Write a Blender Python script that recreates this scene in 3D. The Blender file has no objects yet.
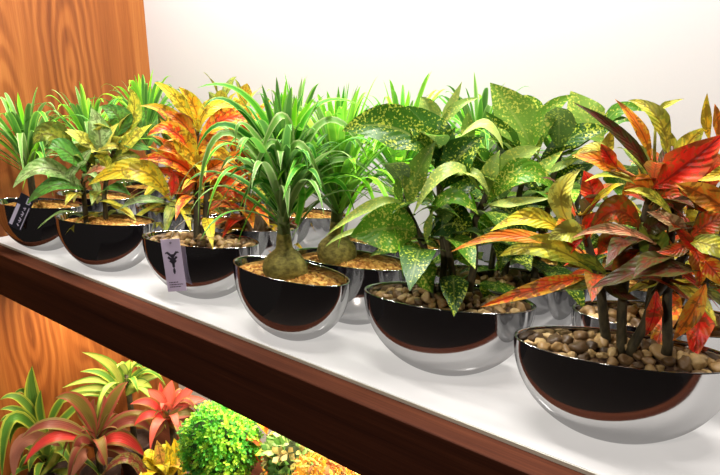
import bpy, bmesh, math, random
from mathutils import Vector, Matrix, Euler, noise as mnoise

S = bpy.context.scene
COL = S.collection
R = math.radians
ZS = 0.95            # top of the display shelf above the floor
BACK = 0.565         # depth of the shelf, back wall plane

# ---------------------------------------------------------------- camera
cam_data = bpy.data.cameras.new('camera')
cam_data.sensor_fit = 'HORIZONTAL'
cam_data.sensor_width = 36.0
cam_data.lens = 560.0 / 720.0 * 36.0
cam_data.clip_start = 0.02
cam = bpy.data.objects.new('camera', cam_data)
COL.objects.link(cam)
rot = Matrix(((0.8120667, -0.1708828, 0.5579845), (0.5834856, 0.2220335, -0.7811823), (0.0095995, 0.9599480, 0.2800134)))
cam.matrix_world = Matrix.Translation((1.7414, -0.6328, ZS + 0.46)) @ rot.to_4x4()
S.camera = cam

# ---------------------------------------------------------------- world, lights, exposure
world = bpy.data.worlds.new('world')
S.world = world
world.use_nodes = True
bg = world.node_tree.nodes['Background']
bg.inputs[0].default_value = (1.0, 0.86, 0.74, 1)
bg.inputs[1].default_value = 0.018

def area_light(name, loc, rot_, sx, sy, power, color, spread=180):
    l = bpy.data.lights.new(name, 'AREA')
    l.shape = 'RECTANGLE'; l.size = sx; l.size_y = sy
    l.energy = power; l.color = color; l.spread = R(spread)
    o = bpy.data.objects.new(name, l); COL.objects.link(o)
    o.location = loc; o.rotation_euler = rot_
    return o

def spot_light(name, loc, target, power, color, angle, radius, blend=0.6):
    l = bpy.data.lights.new(name, 'SPOT')
    l.energy = power; l.color = color; l.spot_size = R(angle); l.spot_blend = blend; l.shadow_soft_size = radius
    o = bpy.data.objects.new(name, l); COL.objects.link(o)
    o.location = loc
    o.rotation_euler = (Vector(target) - Vector(loc)).to_track_quat('-Z', 'Y').to_euler()
    return o

area_light('shelf_strip_light', (0.85, 0.05, ZS + 1.45), (0, 0, 0), 2.2, 0.10, 100, (1.0, 0.955, 0.905))
spot_light('ceiling_spot_light', (1.35, -2.0, ZS + 1.25), (0.95, 0.0, ZS), 75, (1.0, 0.88, 0.78), 62, 0.03)
area_light('under_shelf_strip_light', (0.80, 0.20, ZS - 0.150), (0, 0, 0), 1.5, 0.03, 23, (1.0, 0.84, 0.62))

S.view_settings.view_transform = 'Standard'
S.view_settings.look = 'None'
S.view_settings.gamma = 1.0
S.view_settings.exposure = 0.0
S.view_settings.use_curve_mapping = False
try:
    S.cycles.max_bounces = 8
    S.cycles.transparent_max_bounces = 4
    S.cycles.caustics_reflective = True
    S.cycles.use_denoising = True
except Exception:
    pass

# ---------------------------------------------------------------- node helpers
def new_mat(name):
    m = bpy.data.materials.new(name); m.use_nodes = True
    nt = m.node_tree; nt.nodes.clear()
    out = nt.nodes.new('ShaderNodeOutputMaterial')
    b = nt.nodes.new('ShaderNodeBsdfPrincipled')
    nt.links.new(b.outputs[0], out.inputs[0])
    return m, nt, b, out

def N(nt, kind, **kw):
    n = nt.nodes.new(kind)
    for k, v in kw.items(): setattr(n, k, v)
    return n

def val(nt, sock, v):
    if isinstance(v, bpy.types.NodeSocket): nt.links.new(v, sock)
    else: sock.default_value = v

def math_(nt, op, a, b=0.0, c=0.0, clamp=False):
    n = N(nt, 'ShaderNodeMath', operation=op, use_clamp=clamp)
    val(nt, n.inputs[0], a); val(nt, n.inputs[1], b); val(nt, n.inputs[2], c)
    return n.outputs[0]

def mix_(nt, f, a, b, blend='MIX'):
    n = N(nt, 'ShaderNodeMix', data_type='RGBA', blend_type=blend)
    val(nt, n.inputs[0], f)
    for i, v in ((6, a), (7, b)):
        if isinstance(v, tuple) and len(v) == 3: v = (*v, 1)
        val(nt, n.inputs[i], v)
    return n.outputs[2]

def smooth_(nt, x, lo, hi, a=0.0, b=1.0):
    n = N(nt, 'ShaderNodeMapRange', interpolation_type='SMOOTHSTEP')
    val(nt, n.inputs[0], x)
    for i, v in zip((1, 2, 3, 4), (lo, hi, a, b)): n.inputs[i].default_value = v
    return n.outputs[0]

def noise_(nt, vec, scale, detail=2.0, rough=0.5, dist=0.0):
    n = N(nt, 'ShaderNodeTexNoise')
    if vec is not None: nt.links.new(vec, n.inputs['Vector'])
    n.inputs['Scale'].default_value = scale; n.inputs['Detail'].default_value = detail
    n.inputs['Roughness'].default_value = rough; n.inputs['Distortion'].default_value = dist
    return n.outputs['Fac']

def scaled(nt, vec, s, loc=(0, 0, 0)):
    n = N(nt, 'ShaderNodeMapping')
    nt.links.new(vec, n.inputs[0]); n.inputs[1].default_value = loc; n.inputs[3].default_value = s
    return n.outputs[0]

def ramp_(nt, f, stops):
    n = N(nt, 'ShaderNodeValToRGB'); nt.links.new(f, n.inputs[0])
    e = n.color_ramp.elements
    while len(e) < len(stops): e.new(0.5)
    for el, (p, c) in zip(e, stops): el.position = p; el.color = (*c, 1)
    return n.outputs[0]

def bump_(nt, h, b, strength=0.3, dist=0.002):
    n = N(nt, 'ShaderNodeBump'); n.inputs['Strength'].default_value = strength; n.inputs['Distance'].default_value = dist
    nt.links.new(h, n.inputs['Height']); nt.links.new(n.outputs[0], b.inputs['Normal'])

def plain(name, color, rough=0.5, metal=0.0, spec=0.5):
    m, nt, b, o = new_mat(name)
    b.inputs['Base Color'].default_value = (*color, 1); b.inputs['Roughness'].default_value = rough
    b.inputs['Metallic'].default_value = metal; b.inputs['Specular IOR Level'].default_value = spec
    return m

# ---------------------------------------------------------------- materials
def wood(name, dark, mid, light, along, across, hearts, rough=0.45, spec=0.3, ring=0.021):
    """flat-sawn veneer: straight streaks, with cathedral rings round each heart (along, across, stretch, reach)"""
    m, nt, b, o = new_mat(name)
    co = N(nt, 'ShaderNodeTexCoord').outputs['Object']
    sep = N(nt, 'ShaderNodeSeparateXYZ'); nt.links.new(co, sep.inputs[0])
    A, B = sep.outputs[along], sep.outputs[across]
    def stretched(f_along, f_across, detail=2.0, rough_=0.55):
        s = [f_across] * 3; s[along] = f_along
        return noise_(nt, scaled(nt, co, tuple(s)), 1.0, detail, rough_)
    wob = math_(nt, 'MULTIPLY', math_(nt, 'SUBTRACT', stretched(2.2, 7.0), 0.5), 0.075)
    streak = stretched(0.9, 42.0, 3.0, 0.6)
    broad = stretched(0.25, 9.0, 2.0, 0.5)
    fine = stretched(9.0, 420.0, 2.0, 0.6)
    t = math_(nt, 'ADD', math_(nt, 'MULTIPLY', streak, 0.42), math_(nt, 'MULTIPLY', broad, 0.40))
    for (ha, hb, st, reach) in hearts:
        a = math_(nt, 'MULTIPLY', math_(nt, 'SUBTRACT', A, ha), st)
        c = math_(nt, 'SUBTRACT', B, hb)
        r = math_(nt, 'SQRT', math_(nt, 'ADD', math_(nt, 'MULTIPLY', a, a), math_(nt, 'MULTIPLY', c, c)))
        r = math_(nt, 'ADD', r, wob)
        s = smooth_(nt, math_(nt, 'SINE', math_(nt, 'MULTIPLY', r, 6.283 / ring)), -1.0, 1.0)
        q = math_(nt, 'ADD', math_(nt, 'MULTIPLY', s, 0.13), math_(nt, 'ADD', math_(nt, 'MULTIPLY', broad, 0.30), math_(nt, 'MULTIPLY', streak, 0.36)))
        mask = smooth_(nt, math_(nt, 'ABSOLUTE', c), reach * 0.55, reach, 1.0, 0.0)
        n = N(nt, 'ShaderNodeMix', data_type='FLOAT'); val(nt, n.inputs[0], mask); val(nt, n.inputs[2], t); val(nt, n.inputs[3], q)
        t = n.outputs[0]
    t = math_(nt, 'ADD', t, math_(nt, 'MULTIPLY', fine, 0.18))
    nt.links.new(ramp_(nt, t, [(0.34, dark), (0.50, mid), (0.66, light)]), b.inputs['Base Color'])
    b.inputs['Roughness'].default_value = rough; b.inputs['Specular IOR Level'].default_value = spec
    return m

M_WALNUT = wood('walnut_panel', (0.135, 0.033, 0.006), (0.262, 0.076, 0.015), (0.40, 0.142, 0.033), 2, 1, [(1.40, 0.29, 0.20, 0.13), (0.62, 0.06, 0.16, 0.10)])
M_SLAB = wood('dark_walnut_board', (0.024, 0.008, 0.006), (0.062, 0.019, 0.010), (0.125, 0.040, 0.019), 0, 2, [(0.75, 0.86, 0.22, 0.06), (1.3, 0.90, 0.2, 0.05)], 0.5, 0.06, 0.030)

def wall_mat():
    m, nt, b, o = new_mat('white_wall_paint')
    co = N(nt, 'ShaderNodeTexCoord').outputs['Object']
    n = noise_(nt, co, 220, 3.0)
    nt.links.new(mix_(nt, n, (0.43, 0.418, 0.422), (0.445, 0.433, 0.437)), b.inputs['Base Color'])
    b.inputs['Roughness'].default_value = 0.7
    bump_(nt, n, b, 0.05, 0.001)
    return m
M_WALL = wall_mat()

def floor_mat():
    m, nt, b, o = new_mat('dark_floor')
    co = N(nt, 'ShaderNodeTexCoord').outputs['Object']
    n = noise_(nt, co, 6, 4.0)
    nt.links.new(mix_(nt, n, (0.020, 0.016, 0.014), (0.035, 0.028, 0.024)), b.inputs['Base Color'])
    b.inputs['Roughness'].default_value = 0.5
    return m
M_FLOOR = floor_mat()

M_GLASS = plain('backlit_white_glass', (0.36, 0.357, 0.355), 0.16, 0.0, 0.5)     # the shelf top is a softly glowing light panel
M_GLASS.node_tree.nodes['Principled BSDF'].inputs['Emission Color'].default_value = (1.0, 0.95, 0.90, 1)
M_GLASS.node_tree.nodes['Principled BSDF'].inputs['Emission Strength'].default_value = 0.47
M_EDGE = plain('pale_glass_edge', (0.62, 0.62, 0.52), 0.15)
M_POT = plain('black_mirror_glaze', (0.004, 0.003, 0.006), 0.07)
M_POT.node_tree.nodes['Principled BSDF'].inputs['IOR'].default_value = 5.0
M_LAMP = None

def soil_mat(name, a, b_, c, scale):
    m, nt, b, o = new_mat(name)
    co = N(nt, 'ShaderNodeTexCoord').outputs['Object']
    v = N(nt, 'ShaderNodeTexVoronoi'); nt.links.new(co, v.inputs['Vector']); v.inputs['Scale'].default_value = scale
    sp = N(nt, 'ShaderNodeSeparateColor'); nt.links.new(v.outputs['Color'], sp.inputs[0])
    nt.links.new(ramp_(nt, sp.outputs[0], [(0.0, a), (0.5, b_), (1.0, c)]), b.inputs['Base Color'])
    b.inputs['Roughness'].default_value = 0.85
    bump_(nt, v.outputs['Distance'], b, 0.9, -0.004)
    return m
M_GRAVEL = soil_mat('ochre_gravel', (0.28, 0.11, 0.02), (0.55, 0.26, 0.05), (0.78, 0.50, 0.13), 150)
M_BED = soil_mat('dark_pebble_bed', (0.03, 0.016, 0.008), (0.10, 0.055, 0.03), (0.2, 0.12, 0.06), 90)

def pebble_mat(name, stops):
    m, nt, b, o = new_mat(name)
    oi = N(nt, 'ShaderNodeObjectInfo')
    co = N(nt, 'ShaderNodeTexCoord').outputs['Object']
    n = noise_(nt, co, 160, 4.0, 0.6)
    base = ramp_(nt, oi.outputs['Random'], stops)
    nt.links.new(mix_(nt, smooth_(nt, n, 0.35, 0.7), base, mix_(nt, 0.5, base, (0.03, 0.02, 0.012))), b.inputs['Base Color'])
    b.inputs['Roughness'].default_value = 0.5
    return m
M_PEBBLE = pebble_mat('river_pebble', [(0.0, (0.055, 0.032, 0.013)), (0.3, (0.19, 0.11, 0.042)), (0.62, (0.38, 0.235, 0.085)), (1.0, (0.60, 0.43, 0.19))])

def bark_mat(name, a, b_, scale=60, stretch=(1, 1, 1)):
    m, nt, b, o = new_mat(name)
    co = N(nt, 'ShaderNodeTexCoord').outputs['Object']
    n = noise_(nt, scaled(nt, co, stretch), scale, 4.0, 0.65)
    nt.links.new(mix_(nt, smooth_(nt, n, 0.3, 0.7), a, b_), b.inputs['Base Color'])
    b.inputs['Roughness'].default_value = 0.75
    bump_(nt, n, b, 0.6, 0.003)
    return m
M_BULB = bark_mat('olive_bulb_bark', (0.11, 0.090, 0.014), (0.32, 0.27, 0.055), 90, (1, 1, 1.6))
M_STEM = bark_mat('dark_stem_bark', (0.025, 0.022, 0.010), (0.085, 0.07, 0.03), 120, (1, 1, 0.4))
M_GSTEM = bark_mat('green_stem', (0.08, 0.12, 0.03), (0.22, 0.26, 0.09), 120, (1, 1, 0.4))
M_FAN = bark_mat('brown_sheath', (0.09, 0.045, 0.025), (0.30, 0.17, 0.11), 60, (3, 3, 0.3))
M_CLAY = bark_mat('dark_planter', (0.05, 0.03, 0.028), (0.09, 0.055, 0.05), 40)

def leaf_mat(name, pattern, trans=0.28, rough=0.40):
    m, nt, b, out = new_mat(name)
    uv = N(nt, 'ShaderNodeAttribute', attribute_name='leaf_uv')
    ca = N(nt, 'ShaderNodeAttribute', attribute_name='leaf_heart').outputs['Color']
    cb = N(nt, 'ShaderNodeAttribute', attribute_name='leaf_margin').outputs['Color']
    sp = N(nt, 'ShaderNodeSeparateXYZ'); nt.links.new(uv.outputs['Vector'], sp.inputs[0])
    u, v = sp.outputs[0], sp.outputs[1]
    au = math_(nt, 'ABSOLUTE', math_(nt, 'SUBTRACT', math_(nt, 'MULTIPLY', u, 2.0), 1.0))
    co = N(nt, 'ShaderNodeTexCoord').outputs['Object']
    if pattern == 'croton':
        cbm = 0.85
        n = noise_(nt, co, 95, 3.0, 0.65)
        vein = math_(nt, 'SINE', math_(nt, 'MULTIPLY', math_(nt, 'SUBTRACT', math_(nt, 'MULTIPLY', v, 9.0), math_(nt, 'MULTIPLY', au, 2.2)), 6.283))
        t = math_(nt, 'ADD', math_(nt, 'ADD', au, math_(nt, 'MULTIPLY', math_(nt, 'SUBTRACT', n, 0.5), 3.4)), math_(nt, 'MULTIPLY', vein, 0.13))
        col = mix_(nt, smooth_(nt, t, 0.30, 0.85), ca, cb)
        n3 = noise_(nt, co, 62, 3.0, 0.65, 0.6)
        blot = math_(nt, 'MULTIPLY', smooth_(nt, n3, 0.51, 0.60), cbm)
        col = mix_(nt, blot, col, mix_(nt, 0.25, (0.05, 0.06, 0.012), ca))
        rib = smooth_(nt, au, 0.05, 0.13, 0.75, 0.0)
        col = mix_(nt, rib, col, mix_(nt, 0.7, ca, (0.05, 0.015, 0.008)))
        h = vein
    elif pattern == 'aucuba':
        n = noise_(nt, co, 290, 2.0, 0.55)
        n2 = noise_(nt, co, 36, 1.0, 0.5)
        thr = math_(nt, 'ADD', n, math_(nt, 'MULTIPLY', math_(nt, 'SUBTRACT', n2, 0.5), 0.35))
        col = mix_(nt, smooth_(nt, thr, 0.54, 0.65), ca, cb)
        col = mix_(nt, smooth_(nt, au, 0.03, 0.09, 0.55, 0.0), col, mix_(nt, 0.5, ca, (0.42, 0.48, 0.12)))
        h = math_(nt, 'SINE', math_(nt, 'MULTIPLY', math_(nt, 'SUBTRACT', math_(nt, 'MULTIPLY', v, 8.0), math_(nt, 'MULTIPLY', au, 2.6)), 6.283))
    else:
        n = noise_(nt, scaled(nt, uv.outputs['Vector'], (9, 0.6, 1)), 1.6, 2.0)
        t = math_(nt, 'ADD', au, math_(nt, 'MULTIPLY', math_(nt, 'SUBTRACT', n, 0.5), 0.9))
        col = mix_(nt, smooth_(nt, t, 0.50, 0.85), ca, cb)
        h = math_(nt, 'SINE', math_(nt, 'MULTIPLY', au, 25.0))
    geo = N(nt, 'ShaderNodeNewGeometry')
    under = mix_(nt, 0.35, col, mix_(nt, 0.6, ca, (0.20, 0.22, 0.08) if pattern == 'croton' else (0.30, 0.38, 0.18)))
    col = mix_(nt, geo.outputs['Backfacing'], col, under)
    nt.links.new(col, b.inputs['Base Color'])
    b.inputs['Roughness'].default_value = rough; b.inputs['Specular IOR Level'].default_value = 0.26
    bump_(nt, h, b, 0.10 if pattern == 'aucuba' else 0.25, 0.0012)
    tr = N(nt, 'ShaderNodeBsdfTranslucent'); nt.links.new(col, tr.inputs[0])
    mx = N(nt, 'ShaderNodeMixShader'); mx.inputs[0].default_value = trans
    nt.links.new(b.outputs[0], mx.inputs[1]); nt.links.new(tr.outputs[0], mx.inputs[2])
    nt.links.new(mx.outputs[0], out.inputs[0])
    return m
M_CROTON = leaf_mat('croton_leaf', 'croton', 0.30)
M_AUCUBA = leaf_mat('speckled_aucuba_leaf', 'aucuba', 0.25, 0.36)
M_STRAP = leaf_mat('strap_leaf', 'strap', 0.30, 0.42)
M_BOX = leaf_mat('boxwood_leaf', 'strap', 0.30, 0.45)

# ---------------------------------------------------------------- mesh helpers
def link_mesh(name, verts, faces, mat, parent=None, smooth=True, attrs=None):
    me = bpy.data.meshes.new(name)
    me.from_pydata([tuple(v) for v in verts], [], faces)
    me.materials.append(mat)
    if smooth: me.polygons.foreach_set('use_smooth', [True] * len(me.polygons))
    if attrs:
        a = me.attributes.new('leaf_uv', 'FLOAT_VECTOR', 'POINT')
        a.data.foreach_set('vector', [c for q in attrs[0] for c in (q[0], q[1], 0.0)])
        for nm, arr in (('leaf_heart', attrs[1]), ('leaf_margin', attrs[2])):
            a = me.attributes.new(nm, 'FLOAT_COLOR', 'POINT')
            a.data.foreach_set('color', [c for q in arr for c in (q[0], q[1], q[2], 1.0)])
    me.update()
    o = bpy.data.objects.new(name, me); COL.objects.link(o)
    if parent is not None: o.parent = parent
    return o

def tag(o, label=None, cat=None, group=None, kind=None):
    if label: o['label'] = label
    if cat: o['category'] = cat
    if group: o['group'] = group
    if kind: o['kind'] = kind
    return o

def empty(name, loc, rz=0.0):
    o = bpy.data.objects.new(name, None); COL.objects.link(o)
    o.location = loc; o.rotation_euler = (0, 0, rz); o.empty_display_size = 0.05
    return o

def box(name, lo, hi, mat, parent=None, bevel=0.0):
    bm = bmesh.new()
    bmesh.ops.create_cube(bm, size=1.0)
    for v in bm.verts:
        v.co = Vector([(lo[i] + hi[i]) / 2 + v.co[i] * (hi[i] - lo[i]) for i in range(3)])
    if bevel:
        bmesh.ops.bevel(bm, geom=bm.edges[:], offset=bevel, segments=3, affect='EDGES', profile=0.6)
    me = bpy.data.meshes.new(name); bm.to_mesh(me); bm.free()
    me.materials.append(mat)
    o = bpy.data.objects.new(name, me); COL.objects.link(o)
    if parent is not None: o.parent = parent
    return o

class MB:
    def __init__(s): s.v = []; s.f = []; s.uv = []; s.a = []; s.b = []
    def tube(s, pts, r0, r1, n=7, ca=(0.1, 0.15, 0.03), cap=True):
        pts = [Vector(p) for p in pts]; base = len(s.v); m = len(pts)
        for i, p in enumerate(pts):
            t = (pts[min(i + 1, m - 1)] - pts[max(i - 1, 0)]).normalized()
            x = t.cross(Vector((0.31, 0.93, 0.17))).normalized(); y = t.cross(x)
            r = r0 + (r1 - r0) * i / (m - 1)
            for k in range(n):
                an = 2 * math.pi * k / n
                s.v.append(p + x * (r * math.cos(an)) + y * (r * math.sin(an)))
                s.uv.append((0.75, i / m)); s.a.append(ca); s.b.append(ca)
        for i in range(m - 1):
            for k in range(n):
                k2 = (k + 1) % n
                s.f.append((base + i * n + k, base + i * n + k2, base + (i + 1) * n + k2, base + (i + 1) * n + k))
        if cap:
            s.f.append(tuple(base + (m - 1) * n + k for k in range(n)))
            s.f.append(tuple(base + k for k in reversed(range(n))))
    def leaf(s, b, m, t, w, face, ca, cb, shape='ovate', nl=11, fold=0.16, wave=0.0, rnd=None, twist=0.0):
        b, m, t = Vector(b), Vector(m), Vector(t)
        c = m * 2 - (b + t) * 0.5
        base = len(s.v); us = (-1, -0.5, 0, 0.5, 1)
        ph = (rnd or random).uniform(0, 6.28)
        for i in range(nl + 1):
            v = i / nl
            p = b * ((1 - v) ** 2) + c * (2 * v * (1 - v)) + t * (v * v)
            tan = ((c - b) * (1 - v) + (t - c) * v)
            tan = tan.normalized() if tan.length > 1e-7 else (t - b).normalized()
            sd = tan.cross(face)
            if sd.length < 1e-3: sd = tan.cross(Vector((0.5, 0.3, 0.8)))
            sd.normalize(); nn = sd.cross(tan).normalized()
            if twist:
                q = twist * (v - 0.3); sd, nn = sd * math.cos(q) + nn * math.sin(q), nn * math.cos(q) - sd * math.sin(q)
            if shape == 'ovate': h = (min(1, v / 0.42) ** 0.75 if v < 0.42 else max(0.0, 1 - ((v - 0.42) / 0.58) ** 1.7)) if v < 1 else 0
            elif shape == 'lance': h = max(0.0, math.sin(math.pi * v ** 0.85)) ** 0.8
            else: h = min(1.0, 0.55 + 1.6 * v) * max(0.0, 1 - v ** 2.6)
            h = max(h, 0.05 if v < 0.5 else 0.012)
            for u in us:
                k = w * 0.5 * h
                off = fold * abs(u) * k + wave * k * math.sin(v * 11 + ph + (1.3 if u > 0 else 0)) * abs(u)
                s.v.append(p + sd * (u * k) + nn * off)
                s.uv.append((u * 0.5 + 0.5, v)); s.a.append(ca); s.b.append(cb)
        for i in range(nl):
            for k in range(4):
                q = base + i * 5 + k
                s.f.append((q, q + 1, q + 6, q + 5))
    def build(s, name, mat, parent, clamp=True, leafy=True):
        if clamp and parent is not None:
            o = parent.location
            for v in s.v:
                y = v.y + o.y; x = v.x + o.x; z = v.z + o.z
                if y > BACK - 0.03: v.y = BACK - 0.03 + 0.024 * math.tanh((y - BACK + 0.03) / 0.1) - o.y
                if x < 0.03: v.x = 0.03 - 0.024 * math.tanh((0.03 - x) / 0.1) - o.x
                if o.z < ZS - 0.3 and v.y + o.y > -0.10:
                    lim = ZS - 0.175
                    if z > lim: v.z = lim + 0.018 * math.tanh((z - lim) / 0.05) - o.z
        return link_mesh(name, s.v, s.f, mat, parent, True, (s.uv, s.a, s.b) if leafy else None)

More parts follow.
